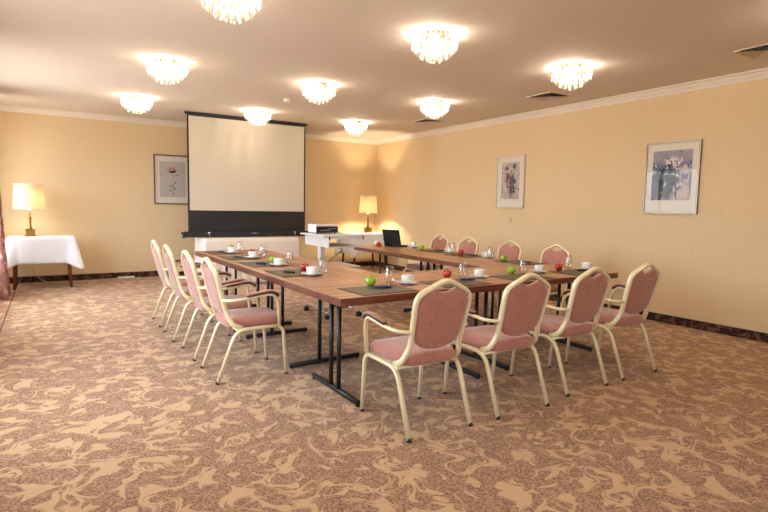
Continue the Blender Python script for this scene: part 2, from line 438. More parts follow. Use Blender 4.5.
# ------------------------------------------------------------------ the room
XL, XR, YB, YF, ZC = -.85, 6.241, 10.332, -2.6, 2.79
TH = .12
struct(B('floor', (XL-TH, XR+TH, YF-TH, YB+TH, -.12, 0), M['carpet']))
struct(B('ceiling', (XL-TH, XR+TH, YF-TH, YB+TH, ZC, ZC+.12), M['ceiling']))
struct(B('wall_back', (XL-TH, XR+TH, YB, YB+TH, 0, ZC), M['wall']))
struct(B('wall_right', (XR, XR+TH, YF, YB, 0, ZC), M['wall']))

def pierced(name, axis, at0, at1, a0, a1, holes, z0, z1):
    bm = bmesh.new()
    def b_(s, e, lo, hi):
        if axis == 'y': box(bm, at0, at1, s, e, lo, hi)
        else: box(bm, s, e, at0, at1, lo, hi)
    cur = a0
    for s, e in holes:
        b_(cur, s, 0, ZC); b_(s, e, 0, z0); b_(s, e, z1, ZC); cur = e
    b_(cur, a1, 0, ZC)
    return struct(link(name, bm, M['wall']))
WL = [(3.0, 4.9), (6.2, 9.7)]
pierced('wall_left', 'y', XL-TH, XL, YF, YB, WL, .5, 2.42)
WF_FILL = [(-.2, 1.6)]  # unseen rear window, added to fill light on foreground and chair backs
pierced('wall_front', 'x', YF-TH, YF, XL-TH, XR+TH, WF_FILL, .5, 2.42)

def window(n, axis, s, e, at):
    bm = bmesh.new(); z0, z1, t = .5, 2.42, .05
    def b_(a, b, lo, hi, d0=.03, d1=.09):
        if axis == 'y': box(bm, at-d1, at-d0, a, b, lo, hi)
        else: box(bm, a, b, at-d1, at-d0, lo, hi)
    b_(s, s+t, z0, z1); b_(e-t, e, z0, z1); b_(s+t, e-t, z0, z0+t); b_(s+t, e-t, z1-t, z1)
    mid = (s+e)/2; b_(mid-.035, mid+.035, z0+t, z1-t)
    w = struct(link('window_%d' % n, bm, M['trim']))
    bm = bmesh.new(); b_(s+t, mid-.035, z0+t, z1-t, .055, .061); b_(mid+.035, e-t, z0+t, z1-t, .055, .061)
    link('pane', bm, M['pane'], w)
    # daylight through this opening (portal only steers the sky's own light)
    L = bpy.data.lights.new('sky_portal', 'AREA'); L.shape = 'RECTANGLE'; L.size = e-s; L.size_y = z1-z0; L.cycles.is_portal = True
    o = bpy.data.objects.new('sky_portal', L); C.objects.link(o); c = (z0+z1)/2
    if axis == 'y': o.location = (at-.13, mid, c); o.rotation_euler = (PI/2, 0, -PI/2)
    else: o.location = (mid, at-.13, c); o.rotation_euler = (PI/2, 0, 0)
    return w
k = 1
for s, e in WL: window(k, 'y', s, e, XL); k += 1
for s, e in WF_FILL: window(k, 'x', s, e, YF); k += 1  # the added rear opening takes the last window number

# crown moulding and skirting
def crown(n, p0, p1, inward):
    prof = [(0, 2.705), (.010, 2.705), (.014, 2.722), (.040, 2.748), (.046, 2.758), (.046, 2.764), (.066, 2.772), (.080, 2.782), (.080, ZC), (0, ZC)]
    bm = bmesh.new(); R = []
    for p in (p0, p1): R.append([bm.verts.new((p[0]+inward[0]*a, p[1]+inward[1]*a, z)) for a, z in prof])
    q = len(prof)
    for i in range(q): bm.faces.new((R[0][i], R[0][(i+1) % q], R[1][(i+1) % q], R[1][i]))
    bm.faces.new(R[0]); bm.faces.new(R[1][::-1])
    bmesh.ops.recalc_face_normals(bm, faces=bm.faces)
    return struct(link('trim_%d' % n, bm, M['trim']))
crown(1, (XL, YB), (XR, YB), (0, -1)); crown(2, (XR, YF), (XR, YB), (-1, 0)); crown(3, (XL, YF), (XL, YB), (1, 0))
struct(B('baseboard_back', (XL, XR, YB-.016, YB, 0, .099), M['carpet_edge']))
struct(B('baseboard_right', (XR-.016, XR, YF, YB, 0, .099), M['carpet_edge']))
struct(B('baseboard_left', (XL, XL+.016, YF, YB, 0, .099), M['carpet_edge']))

# ------------------------------------------------------------------ chandeliers
def crystal_mesh(w, h):
    bm = bmesh.new(); n = 6
    rings = []
    for r, z in ((w*.45, 0), (w*.5, -.008), (w*.5, -h*.72)):
        rings.append([bm.verts.new((r*math.cos(2*PI*k/n), r*.7*math.sin(2*PI*k/n), z)) for k in range(n)])
    tip = bm.verts.new((0, 0, -h))
    bm.faces.new(rings[0][::-1])
    for a, b in zip(rings, rings[1:]):
        for k in range(n): bm.faces.new((a[k], b[k], b[(k+1) % n], a[(k+1) % n]))
    for k in range(n): bm.faces.new((rings[-1][k], tip, rings[-1][(k+1) % n]))
    bmesh.ops.recalc_face_normals(bm, faces=bm.faces)
    me = bpy.data.meshes.new('crystal'); bm.to_mesh(me); bm.free(); me.materials.append(M['crystal']); return me
cm = crystal_mesh(.027, .072)
def make_chandelier(label):
    r = empty('crystal_chandelier', label=label, cat='ceiling light', group='crystal ceiling lights')
    bm = bmesh.new(); lathe(bm, [(0, 0), (.11, 0), (.11, -.012), (.10, -.018), (0, -.018)], 28); link('ceiling_plate', bm, M['brass'], r, True)
    bm = bmesh.new()
    for R_, z in ((.195, -.024), (.184, -.072), (.150, -.104), (.108, -.132), (.060, -.158)):
        tube(bm, [(R_*math.cos(2*PI*k/24), R_*math.sin(2*PI*k/24), z) for k in range(24)], .0025, n=4, closed=True)
    for a in range(4):
        c, s = math.cos(a*PI/2), math.sin(a*PI/2)
        tube(bm, [(.09*c, .09*s, -.016), (.195*c, .195*s, -.024), (.184*c, .184*s, -.072), (.108*c, .108*s, -.132), (.060*c, .060*s, -.158)], .0022, n=4)
    link('wire_frame', bm, M['brass'], r, True)
    for a in range(3):
        bm = bmesh.new(); th = a*2*PI/3+.4
        lathe(bm, [(0, 0), (.008, -.002), (.010, -.012), (.008, -.03), (0, -.036)], 10, (.05*math.cos(th), .05*math.sin(th), -.05))
        tube(bm, [(.05*math.cos(th), .05*math.sin(th), -.018), (.05*math.cos(th), .05*math.sin(th), -.05)], .006, n=6)
        link('bulb', bm, M['bulb'], r, True)
    i = 0
    for R_, z, n in ((.195, -.026, 29), (.184, -.074, 27), (.150, -.106, 20), (.108, -.134, 14), (.060, -.160, 7), (0, -.176, 1)):
        for k in range(n):
            th = 2*PI*(k+.5*(i % 2))/n
            o = bpy.data.objects.new('crystal', cm); C.objects.link(o); o.parent = r
            o.location = (R_*math.cos(th), R_*math.sin(th), z+random.uniform(-.006, .004)); o.rotation_euler = (0, 0, th+PI/2)
        i += 1
    return r
CH = [((1.09, 3.75), 'crystal chandelier cut off by the top edge, nearest on the left'),
      ((1.09, 6.05), 'crystal chandelier on the left, second from the back wall'),
      ((1.09, 8.30), 'crystal chandelier farthest left near the back wall'),
      ((2.82, 8.30), 'crystal chandelier hanging in front of the projection screen top'),
      ((2.82, 6.05), 'crystal chandelier beside the smoke detector, middle of the ceiling'),
      ((2.82, 3.75), 'largest whole crystal chandelier, in the middle column near the camera'),
      ((4.58, 8.30), 'smallest crystal chandelier, above the far right corner lamp'),
      ((4.58, 6.05), 'crystal chandelier in the right column, second from the back wall'),
      ((4.58, 3.75), 'crystal chandelier nearest the two framed prints on the right wall'),
      ((2.41, 2.30), 'crystal chandelier of which only the bottom tips show at top edge')]
ch0 = None
BULB_W = 29
for (x, y), lab in CH:
    if ch0 is None: ch0 = make_chandelier(lab); ch0.location = (x, y, ZC)
    else: dup(ch0, (x, y, ZC), label=lab)
for (x, y) in [c[0] for c in CH]+[(4.58, 1.5), (1.09, .8)]:  # last position is the unseen chandelier added for its light
    L = bpy.data.lights.new('chandelier_light', 'POINT'); L.energy = BULB_W; L.color = (1, .875, .69); L.shadow_soft_size = .028
    o = bpy.data.objects.new('chandelier_light', L); C.objects.link(o); o.location = (x, y, ZC-.062)
dup(ch0, (4.58, 1.5, ZC), label='crystal chandelier on the right beyond the top edge')
dup(ch0, (1.09, .8, ZC), label='unseen crystal chandelier added for light, left beyond the top edge')  # no fixture is seen here; this one is added to light the room

# ------------------------------------------------------------------ ceiling vents and detector
def make_vent(label):
    r = empty('air_vent', label=label, cat='air vent', group='square ceiling air vents')
    bm = bmesh.new()
    def frame(a, b, z0, z1, bm):
        # sloped square ring from half-width a at z0 to b at z1
        A = [bm.verts.new((sx*a, sy*a, z0)) for sx, sy in ((-1, -1), (1, -1), (1, 1), (-1, 1))]
        B_ = [bm.verts.new((sx*b, sy*b, z1)) for sx, sy in ((-1, -1), (1, -1), (1, 1), (-1, 1))]
        D = [bm.verts.new((sx*(b-.006), sy*(b-.006), z1+.004)) for sx, sy in ((-1, -1), (1, -1), (1, 1), (-1, 1))]
        for k in range(4):
            bm.faces.new((A[k], A[(k+1) % 4], B_[(k+1) % 4], B_[k])); bm.faces.new((B_[k], B_[(k+1) % 4], D[(k+1) % 4], D[k]))
    frame(.20, .165, -.012, 0, bm)
    frame(.20, .20, 0, -.012, bm)
    link('vent_frame', bm, M['vent'], r)
    for a in (.15, .115, .08, .045):
        bm = bmesh.new(); frame(a, a-.025, -.014, -.001, bm); link('louvre', bm, M['vent'], r)
    bm = bmesh.new(); box(bm, -.17, .17, -.17, .17, -.0012, -.0002); link('shaft', bm, M['ventdark'], r)
    return r
v0 = make_vent('square ceiling vent between the right chandelier and the two prints'); v0.location = (5.52, 4.86, ZC)
dup(v0, (5.50, 2.36, ZC), label='square ceiling vent at the top right edge of the picture')
dup(v0, (5.50, 7.42, ZC), label='square ceiling vent farthest back, behind a right column chandelier')
r = empty('smoke_detector', (2.84, 7.13, ZC), label='small white round smoke detector on the ceiling above screen', cat='smoke detector')
bm = bmesh.new(); lathe(bm, [(0, 0), (.055, 0), (.055, -.012), (0, -.012)], 20); link('mounting_plate', bm, M['whiteplastic'], r, True)
bm = bmesh.new(); lathe(bm, [(0, -.012), (.046, -.012), (.048, -.03), (.036, -.045), (0, -.048)], 20); link('sensor_cap', bm, M['whiteplastic'], r, True)

# ------------------------------------------------------------------ chairs
def make_chair(label):
    r = empty('banquet_chair', label=label, cat='chair')
    ly = lambda z: -.150-.035*min(1, max(0, (z-.405)/.095))-(z-.5)*.245 if z > .405 else -.150
    # seat cushion
    rings = []
    def outline(w, y0, y1, e=.32, n=36):
        out = []
        for k in range(n):
            th = 2*PI*k/n; c, s = math.cos(th), math.sin(th)
            yy = math.copysign(abs(s)**e, s)
            xx = math.copysign(abs(c)**e, c)
            wid = w*(1-.06*(yy < 0)*abs(yy))
            out.append((xx*wid, (y0+y1)/2+yy*(y1-y0)/2))
        return out
    for z, ins, dome in ((.398, .022, 0), (.402, .008, 0), (.425, .0, 0), (.452, .002, 0), (.466, .014, 0), (.473, .04, 0), (.478, .10, 0), (.480, .16, 0)):
        rings.append([(x, y, z) for x, y in outline(.208-ins, -.185+ins, .262-ins)])
    bm = bmesh.new(); rings_solid(bm, rings); link('seat', bm, M['fabric'], r, True)
    # backrest panel
    half = [(0, .490), (.065, .498), (.118, .516), (.150, .542), (.163, .58), (.172, .65), (.179, .73), (.183, .785), (.172, .818), (.12, .850), (.078, .868), (.058, .858), (.030, .846), (0, .843)]
    out = half+[(-x, z) for x, z in half[-2:0:-1]]
    cx, cz = 0, .68; rings = []
    for s, d in ((.86, -.021), (.94, -.017), (.985, -.008), (1, 0), (.985, .012), (.94, .022), (.86, .027)):
        # local normal of the lean: forward (+y) and slightly up
        rings.append([((x-cx)*s, ly(cz+(z-cz)*s)+d, cz+(z-cz)*s+d*.2) for x, z in out])
    bm = bmesh.new(); rings_solid(bm, rings); bmesh.ops.recalc_face_normals(bm, faces=bm.faces)
    link('backrest', bm, M['fabric'], r, True)
    # back frame hoop
    pts = [(.214, -.080, .402), (.212, ly(.43)-.01, .425)]+[(x, ly(z), z) for x, z in ((.182, .52), (.186, .62), (.191, .70), (.196, .785), (.184, .834), (0, .922))]
    pts = pts+[(-x, y, z) for x, y, z in pts[-2::-1]]
    bm = bmesh.new()
    rr = [.05, .06, .06, .06, .06, .05, .075, .05, .06, .06, .06, .06, .05]
    rr = ([.06]+[.04, .04, .04]+[.04]+[.045, .055])
    rr = rr+rr[-2::-1]
    tube(bm, fillet(pts, rr, 4), .019, .013, 10, .5, up=Vector((0, 1, 0)))
    link('back_frame', bm, M['frame'], r)
    # legs
    for s in (-1, 1):
        bm = bmesh.new(); tube(bm, fillet([(s*.228, .267, .012), (s*.229, .240, .36), (s*.228, .205, .392)], .03, 4), .0125, .0135, 8, .6, up=Vector((0, 1, 0)))
        leg = link('leg', bm, M['frame'], r)
        bm = bmesh.new(); tube(bm, [(s*.228, .2675, 0), (s*.228, .267, .016)], .014, .013, 8, .5, up=Vector((0, 1, 0))); link('foot_cap', bm, M['rubber'], leg)
        bm = bmesh.new()
        for zz, yy in ((.14, .270), (.065, .275)):
            lathe(bm, [(0, 0), (.005, 0), (.005, .004), (0, .004)], 8, (s*.228, yy+.004, zz))
        link('stacking_stud', bm, M['whiteplastic'], leg)
        bm = bmesh.new(); tube(bm, fillet([(s*.228, -.267, .012), (s*.228, -.128, .388), (s*.228, .03, .392), (s*.228, .215, .394)], [.09, .05], 6), .0125, .015, 8, .6, up=Vector((0, 1, 0)))
        leg = link('leg', bm, M['frame'], r)
        bm = bmesh.new(); tube(bm, [(s*.228, -.272, 0), (s*.228, -.265, .018)], .0145, .014, 8, .5, up=Vector((0, 1, 0))); link('foot_cap', bm, M['rubber'], leg)
        # arm
        ap = [(s*.190, ly(.615), .615), (s*.262, -.165, .618), (s*.272, -.05, .630), (s*.274, .135, .655), (s*.262, .185, .60), (s*.236, .205, .402)]
        path = fillet(ap, [.045, .05, .055, .05], 5)
        bm = bmesh.new(); tube(bm, path, .0105, .0135, 8, .5); arm = link('armrest', bm, M['frame'], r)
        pp = fillet([(s*.2725, -.06, .6355), (s*.274, .138, .662), (s*.265, .180, .625)], .05, 5)
        bm = bmesh.new(); tube(bm, [Vector(p)+Vector((0, .004 if i > len(pp)-3 else 0, .009)) for i, p in enumerate(pp)], .0075, .0178, 8, .5); link('pad_underlay', bm, M['darkpad'], arm)
        bm = bmesh.new(); tube(bm, [Vector(p)+Vector((0, .009 if i > len(pp)-3 else 0, .0215)) for i, p in enumerate(pp)], .0085, .0172, 8, .3); link('arm_pad', bm, M['fabric'], arm)
    bm = bmesh.new()
    tube(bm, [(-.19, -.115, .387), (.19, -.115, .387), (.19, .215, .387), (-.19, .215, .387)], .011, n=8, square=.6, closed=True)
    tube(bm, [(-.228, -.115, .387), (.228, -.115, .387)], .010, n=8, square=.6); tube(bm, [(-.228, .2, .387), (.228, .2, .387)], .010, n=8, square=.6)
    link('seat_frame', bm, M['frame'], r)
    return r
FR = [(1.912, 2.648, 0, 'mauve banquet armchair seen from behind, nearest the camera at the table corner'),
      (2.590, 2.640, .0, 'mauve banquet armchair seen from behind, second from left along the near row'),
      (3.318, 2.705, .025, 'mauve banquet armchair seen from behind, third from left along the near row'),
      (4.000, 2.728, .025, 'mauve banquet armchair seen from behind, rightmost of the near row')]
LF = [(1.278, 4.108, -PI/2, 'mauve armchair in full side view, nearest of the left row'),
      (1.268, 4.806, -PI/2, 'pale backed armchair on the left side, second nearest of its row'),
      (1.238, 5.538, -PI/2, 'pale backed armchair on the left side, third nearest of its row'),
      (1.238, 6.255, -PI/2, 'pale backed armchair on the left side, farthest toward the projection screen')]
RT = [(4.80, 4.24, PI/2, 'armchair facing us along the right wall side, nearest the camera'),
      (4.80, 4.98, PI/2, 'armchair facing us on the wall side, second nearest of its row'),
      (4.82, 5.82, PI/2, 'armchair facing us on the wall side, third nearest of its row'),
      (4.84, 6.50, PI/2, 'armchair facing us on the wall side, next to the laptop')]
GR = ('banquet chairs along the near side', 'banquet chairs along the left side', 'banquet chairs along the right wall side')
first = None
for grp, lst in zip(GR, (FR, LF, RT)):
    for x, y, a, lab in lst:
        if first is None:
            first = make_chair(lab); first.location = (x, y, 0); first.rotation_euler = (0, 0, a); first['group'] = grp
        else: dup(first, (x, y, 0), a, lab, grp)

# ------------------------------------------------------------------ conference tables
def make_table(label, loc, k, Lx, Wy, legs, woodmat, group='folding conference tables', along='x', bar=.70, off=0.):
    # origin at one corner; top spans +x by Lx and +y by Wy
    r = empty('conference_table', loc, 0, label, 'table', group)
    bm = bmesh.new(); box(bm, .001, Lx-.001, .001, Wy-.001, .688, .740, bev=.003)
    for f in bm.faces: f.material_index = 0 if f.normal.z > .5 else 1
    link('tabletop', bm, None, r, mats=[woodmat, M['wood_edge']])
    bm = bmesh.new()
    if along == 'x': box(bm, .08, Lx-.08, Wy*.3, Wy*.3+.02, .655, .688); box(bm, .08, Lx-.08, Wy*.7, Wy*.7+.02, .655, .688)
    else: box(bm, Lx*.3, Lx*.3+.02, .08, Wy-.08, .655, .688); box(bm, Lx*.7, Lx*.7+.02, .08, Wy-.08, .655, .688)
    link('under_rail', bm, M['blacksteel'], r)
    for p in legs:
        c = (Wy if along == 'x' else Lx)/2+off
        q = lambda a, z: (p, a, z) if along == 'x' else (a, p, z)
        bm = bmesh.new()
        for d in (-.058, .058): tube(bm, [q(c+d, .03), q(c+d, .672)], .0165, n=10)
        tube(bm, [q(c-.2, .672), q(c+.2, .672)], .014, n=8)
        leg = link('leg', bm, M['blacksteel'], r)
        bm = bmesh.new(); tube(bm, [q(c-bar/2, .024), q(c+bar/2, .024)], .019, .016, 8, .5); link('foot_bar', bm, M['blacksteel'], leg)
        for d in (-bar/2+.02, bar/2-.02):
            bm = bmesh.new(); lathe(bm, [(0, 0), (.018, 0), (.018, .012), (0, .012)], 10, q(c+d, 0)); link('foot_pad', bm, M['rubber'], leg)
    for o in [r]+list(r.children)+[g for c_ in r.children for g in c_.children]:
        if o.type == 'MESH':
            for v in o.data.vertices: v.co.x, v.co.y = v.co.x+k*v.co.y, v.co.y+A*v.co.x
    return r
A = .047
X0, Y0 = 1.538, 2.955
make_table('walnut table at the near left corner, first of the near row', (X0, Y0, 0), -.012, 1.40, .965, [.16, 1.26], M['wood_x'], off=-.115)
make_table('walnut table at the near right, ending by the rightmost armchair', (X0+1.402, Y0+1.402*A, 0), 0, 1.655, .965, [.22, 1.36], M['wood_x'], off=-.085)
make_table('walnut table on the left arm, joined to the near row', (1.526, 3.922, 0), -.008, .925, 1.37, [.065, 1.175], M['wood_y'], along='y', bar=.66, off=-.04)
make_table('walnut table on the left arm, farthest toward the screen', (1.515, 5.294, 0), -.005, .875, 1.50, [.18, 1.35], M['wood_y'], along='y', bar=.66, off=-.03)
make_table('walnut table on the right arm, joined to the near row', (3.695, 4.024, 0), .034, .90, 1.36, [.12, 1.20], M['wood_y'], along='y', bar=.64, off=-.10)
make_table('walnut table on the right arm, under the laptop', (3.742, 5.386, 0), .034, .90, 1.50, [.13, 1.20], M['wood_y'], along='y', bar=.64, off=-.10)

# ------------------------------------------------------------------ table ware
TZ = .740
def make_mat():
    r = empty('desk_pad', label='x', cat='desk pad', group='leather desk pads')
    bm = bmesh.new(); box(bm, -.232, .232, -.178, .178, 0, .0035, bev=.001); link('backing', bm, M['leather_edge'], r)
    bm = bmesh.new(); box(bm, -.222, .222, -.168, .168, .0035, .0050); link('leather_face', bm, M['leather'], r)
    return r
def make_cup():
    r = empty('coffee_cup', label='x', cat='cup', group='coffee cups')
    bm = bmesh.new()
    lathe(bm, [(0, .004), (.024, .004), (.025, 0), (.028, 0), (.029, .006), (.038, .016), (.042, .034), (.0435, .062), (.0415, .063), (.039, .034), (.033, .014), (0, .010)], 28)
    link('cup_body', bm, M['china'], r, True)
    bm = bmesh.new(); tube(bm, fillet([(.040, 0, .052), (.074, 0, .056), (.074, 0, .026), (.037, 0, .018)], .018, 4), .0035, .0055, 8); link('handle', bm, M['china'], r, True)
    return r
def make_saucer():
    bm = bmesh.new()
    lathe(bm, [(0, .003), (.036, .003), (.037, 0), (.042, 0), (.046, .005), (.066, .012), (.088, .018), (.0885, .020), (.066, .0155), (.034, .0085), (0, .0085)], 36)
    o = link('saucer', bm, M['china'], None, True); return tag(o, 'x', 'saucer', 'saucers')
def make_glass():
    bm = bmesh.new()
    lathe(bm, [(0, 0), (.020, 0), (.030, .006), (.0375, .025), (.039, .045), (.036, .08), (.0305, .115), (.0275, .140), (.0262, .140), (.029, .115), (.0345, .08), (.0373, .045), (.036, .027), (.028, .011), (0, .009)], 24)
    o = link('water_glass', bm, M['glass'], None, True); return tag(o, 'x', 'glass', 'water glasses')
def make_spoon():
    r = empty('teaspoon', label='x', cat='spoon', group='teaspoons')
    bm = bmesh.new(); lathe(bm, [(0, 0), (.011, .0012), (.014, .0035), (.0128, .0037), (.009, .002), (0, .001)], 12)
    for v in bm.verts: v.co.x *= 1.5
    link('bowl', bm, M['silver'], r, True)
    bm = bmesh.new(); tube(bm, [(.018, 0, .003), (.05, 0, .005), (.095, 0, .004)], .001, [.0016, .002, .004], 6); link('handle', bm, M['silver'], r, True)
    return r
def make_pen(mat):
    r = empty('pen', label='x', cat='pen', group='pens')
    bm = bmesh.new(); tube(bm, [(-.070, 0, .009), (-.060, 0, .009), (.060, 0, .009)], [.002, .0085, .009], n=10); link('barrel', bm, mat, r)
    bm = bmesh.new(); tube(bm, [(.060, 0, .009), (.072, 0, .009)], .004, n=8); link('push_button', bm, M['silver'], r)
    bm = bmesh.new(); box(bm, .018, .060, -.003, .003, .0185, .0205); box(bm, .054, .060, -.003, .003, .015, .0205); link('clip', bm, M['silver'], r)
    return r
def make_apple(kind):
    r = empty('apple', label='x', cat='apple', group=kind+' apples')
    bm = bmesh.new(); prof = []
    for i in range(17):
        t = PI*i/16; R_ = .0385*math.sin(t)*(1-.08*math.cos(t)); z = .038-.038*math.cos(t)
        if i > 11: z -= .010*((i-11)/5)**2.2
        if i < 3: z += .004*(1-i/3)
        prof.append((max(R_, 0), z))
    prof[0] = (0, prof[0][1]); prof[-1] = (0, prof[-1][1])
    lathe(bm, prof, 24); zm = min(v.co.z for v in bm.verts)
    for v in bm.verts: v.co.z -= zm
    link('fruit', bm, M['apple_'+kind], r, True)
    bm = bmesh.new(); tube(bm, [(0, 0, .058), (.003, 0, .070), (.007, .001, .080)], [.001, .0012, .002], n=6); link('stalk', bm, M['stem'], r)
    return r

P_ = {'F1': 'at the near left table corner', 'F2': 'second from left in the near row', 'F3': 'third from left in the near row', 'F4': 'rightmost in the near row',
      'L4': 'on the left tables, place nearest the camera', 'L3': 'on the left tables, second place from the camera', 'L2': 'on the left tables, third place from the camera', 'L1': 'on the left tables, place nearest the screen',
      'R4': 'on the wall side tables, place nearest the camera', 'R3': 'on the wall side tables, second place from the camera', 'R2': 'on the wall side tables, just right of the laptop', 'R1': 'on the wall side tables, just left of the laptop'}
proto = {}
def put(kind, maker, loc, rz, lab, sub=''):
    key = kind+sub
    if key not in proto: o = maker(); proto[key] = o
    else:
        o = dup(proto[key])
    o.location = loc; o.rotation_euler = (0, 0, rz); o['label'] = lab
    return o
# seat key: facing angle (0 = +y), pad centre, pad?, apple, colour, glass, cup, pen colour, pen centre, pen angle
S = {
 'F1': (0+A, (1.950, 3.180), (1.990, 3.345), 'green', (2.158, 3.352), (2.300, 3.330), 'blue', (2.00, 3.195), -.5),
 'F2': (0+A, (2.680, 3.215), (2.812, 3.480), 'red', (2.893, 3.375), (3.085, 3.385), 'blue', (2.86, 3.27), -.3),
 'F3': (0+A, (3.450, 3.245), (3.505, 3.425), 'green', (3.700, 3.470), (3.850, 3.415), 'dark', (3.60, 3.29), -.3),
 'F4': (0+A, (4.215, 3.280), (4.142, 3.430), 'red', (4.330, 3.470), (4.478, 3.370), 'dark', (4.34, 3.30), -.3),
 'L4': (-PI/2, (1.770, 4.292), (1.905, 4.350), 'red', (1.975, 4.130), (1.840, 4.065), 'dark', (1.735, 4.29), .5),
 'L3': (-PI/2, (1.770, 5.060), (1.880, 5.085), 'green', (1.985, 4.890), (1.850, 4.855), 'dark', (1.735, 5.02), .5),
 'L2': (-PI/2, (1.760, 5.790), (1.975, 6.030), 'red', (2.000, 5.730), (1.855, 5.640), 'dark', (1.735, 5.75), .5),
 'L1': (-PI/2, (1.750, 6.450), (1.930, 6.700), 'green', (1.960, 6.420), (1.825, 6.320), 'dark', (1.735, 6.42), .5),
 'R4': (PI/2, (4.400, 4.170), (4.300, 4.330), 'green', (4.395, 4.640), (4.450, 4.745), 'dark', (4.42, 4.12), .4),
 'R3': (PI/2, (4.415, 5.070), (4.340, 5.110), 'red', (4.405, 5.350), (4.450, 5.450), 'dark', (4.43, 5.00), .4),
 'R2': (PI/2, (4.440, 5.740), (4.330, 5.930), 'green', (4.400, 6.215), (4.465, 6.325), 'dark', (4.45, 5.70), .4),
 'R1': (PI/2, None, (4.125, 6.735), 'red', (4.30, 6.835), (4.185, 6.855), None, None, 0),
}
for k_, (a, pad, ap, col, gl, cup, pc, pen, pa) in S.items():
    w = P_[k_]
    padh = 0
    if pad:
        put('pad', make_mat, (pad[0], pad[1], TZ), a, 'dark olive leather desk pad '+w)
    def onpad(p, r_=0):
        if not pad: return TZ
        dx, dy = p[0]-pad[0], p[1]-pad[1]; c, s = math.cos(-a), math.sin(-a)
        u, v = dx*c-dy*s, dx*s+dy*c
        return TZ+(.0052 if abs(u) < .232+r_ and abs(v) < .178+r_ else 0)
    put('apple', lambda: make_apple(col), (ap[0], ap[1], onpad(ap, .02)), random.uniform(0, 6), col+' apple '+w, col)
    put('glass', make_glass, (gl[0], gl[1], onpad(gl, .02)), 0, 'clear tapered water glass '+w)
    zc = onpad(cup, .04)
    put('saucer', make_saucer, (cup[0], cup[1], zc), 0, 'round white saucer under the cup '+w)
    put('cup', make_cup, (cup[0], cup[1], zc+.0087), .25 if k_[0] != 'R' else 2.6, 'white coffee cup '+w)
    put('spoon', make_spoon, (cup[0]-.058*math.cos(a), cup[1]-.058*math.sin(a), zc+.0195), PI/2+a-.5, 'small teaspoon on the saucer '+w)
    if pc:
        put('pen', lambda: make_pen(M['pen_blue'] if pc == 'blue' else M['pen_dark']), (pen[0], pen[1], TZ+.0052), a+pa, ('blue' if pc == 'blue' else 'dark')+' ballpoint pen on the pad '+w, pc)

# ------------------------------------------------------------------ laptop
r = empty('laptop', (4.315, 6.63, TZ), math.radians(108), 'open black laptop on the right arm of the tables', 'laptop')
bm = bmesh.new(); box(bm, -.16, .16, -.23, 0, .004, .020, bev=.003); base = link('base', bm, M['lapblack'], r)
bm = bmesh.new()
for i in range(12):
    for j in range(5): box(bm, -.143+i*.024, -.143+i*.024+.020, -.115+j*.019, -.115+j*.019+.016, .020, .0215)
link('keyboard', bm, M['key'], base)
bm = bmesh.new(); box(bm, -.045, .045, -.205, -.145, .020, .0206); link('touchpad', bm, M['key'], base)
bm = bmesh.new(); box(bm, -.16, .16, -.004, .004, 0, .245, bev=.002); lid = link('lid', bm, M['lapblack'], r); lid.location = (0, .002, .019); lid.rotation_euler = (math.radians(-15), 0, 0)
bm = bmesh.new(); box(bm, -.148, .148, -.0052, -.0045, .016, .232); link('display', bm, M['screenoff'], lid)
bm = bmesh.new(); box(bm, -.15, .15, -.22, -.01, 0, .004); link('rubber_feet', bm, M['rubber'], base)

# ------------------------------------------------------------------ projector trolley
r = empty('projector_trolley', (2.70, 5.50, 0), 0, 'pale grey projector trolley on casters standing between the tables', 'trolley')
bm = bmesh.new(); box(bm, -.06, .47, 0, .68, .970, .988, bev=.002); link('top_shelf', bm, M['greyplastic'], r)
bm = bmesh.new(); box(bm, 0, .46, .0, .66, .845, .857); box(bm, 0, .012, .0, .66, .857, .970); box(bm, .012, .20, .648, .66, .857, .970); box(bm, .448, .46, .60, .648, .857, .970)
link('tray_box', bm, M['greyplastic'], r)
bm = bmesh.new(); box(bm, .012, .46, .0, .016, .940, .970); link('front_rail', bm, M['greyplastic'], r)
for x in (.004, .448):
    bm = bmesh.new(); box(bm, x, x+.014, -.004, 0, .938, .972); link('corner_cap', bm, M['lapblack'], r)
bm = bmesh.new(); box(bm, .01, .46, .06, .60, .596, .614, bev=.002); link('lower_shelf', bm, M['greyplastic'], r)
bm = bmesh.new(); box(bm, .03, .085, .28, .36, .06, .845, bev=.004); link('column', bm, M['greyplastic'], r)
bm = bmesh.new()
tube(bm, [(.02, .04, .075), (.02, .66, .075)], .014, n=8); tube(bm, [(.44, .04, .075), (.44, .66, .075)], .014, n=8); tube(bm, [(.02, .32, .075), (.44, .32, .075)], .014, n=8)
link('base_frame', bm, M['silver'], r)
for x, y in ((.02, .05), (.44, .05), (.02, .66), (.44, .66)):
    bm = bmesh.new()
    for d in (-.017, .017):
        tube(bm, [(x+d-.008, y, .029), (x+d+.008, y, .029)], .029, n=20)
    c = link('caster', bm, M['rubber'], r)
    bm = bmesh.new(); tube(bm, [(x, y, .03), (x, y, .066)], .006, n=8); tube(bm, [(x-.02, y, .029), (x+.02, y, .029)], .005, n=8); link('swivel_stem', bm, M['silver'], c)
bm = bmesh.new(); tube(bm, fillet([(.30, .28, .845), (.30, .22, .77), (.16, .27, .70), (.06, .262, .45)], .06, 5), .004, n=6)
link('cable', bm, M['rubber'], r)

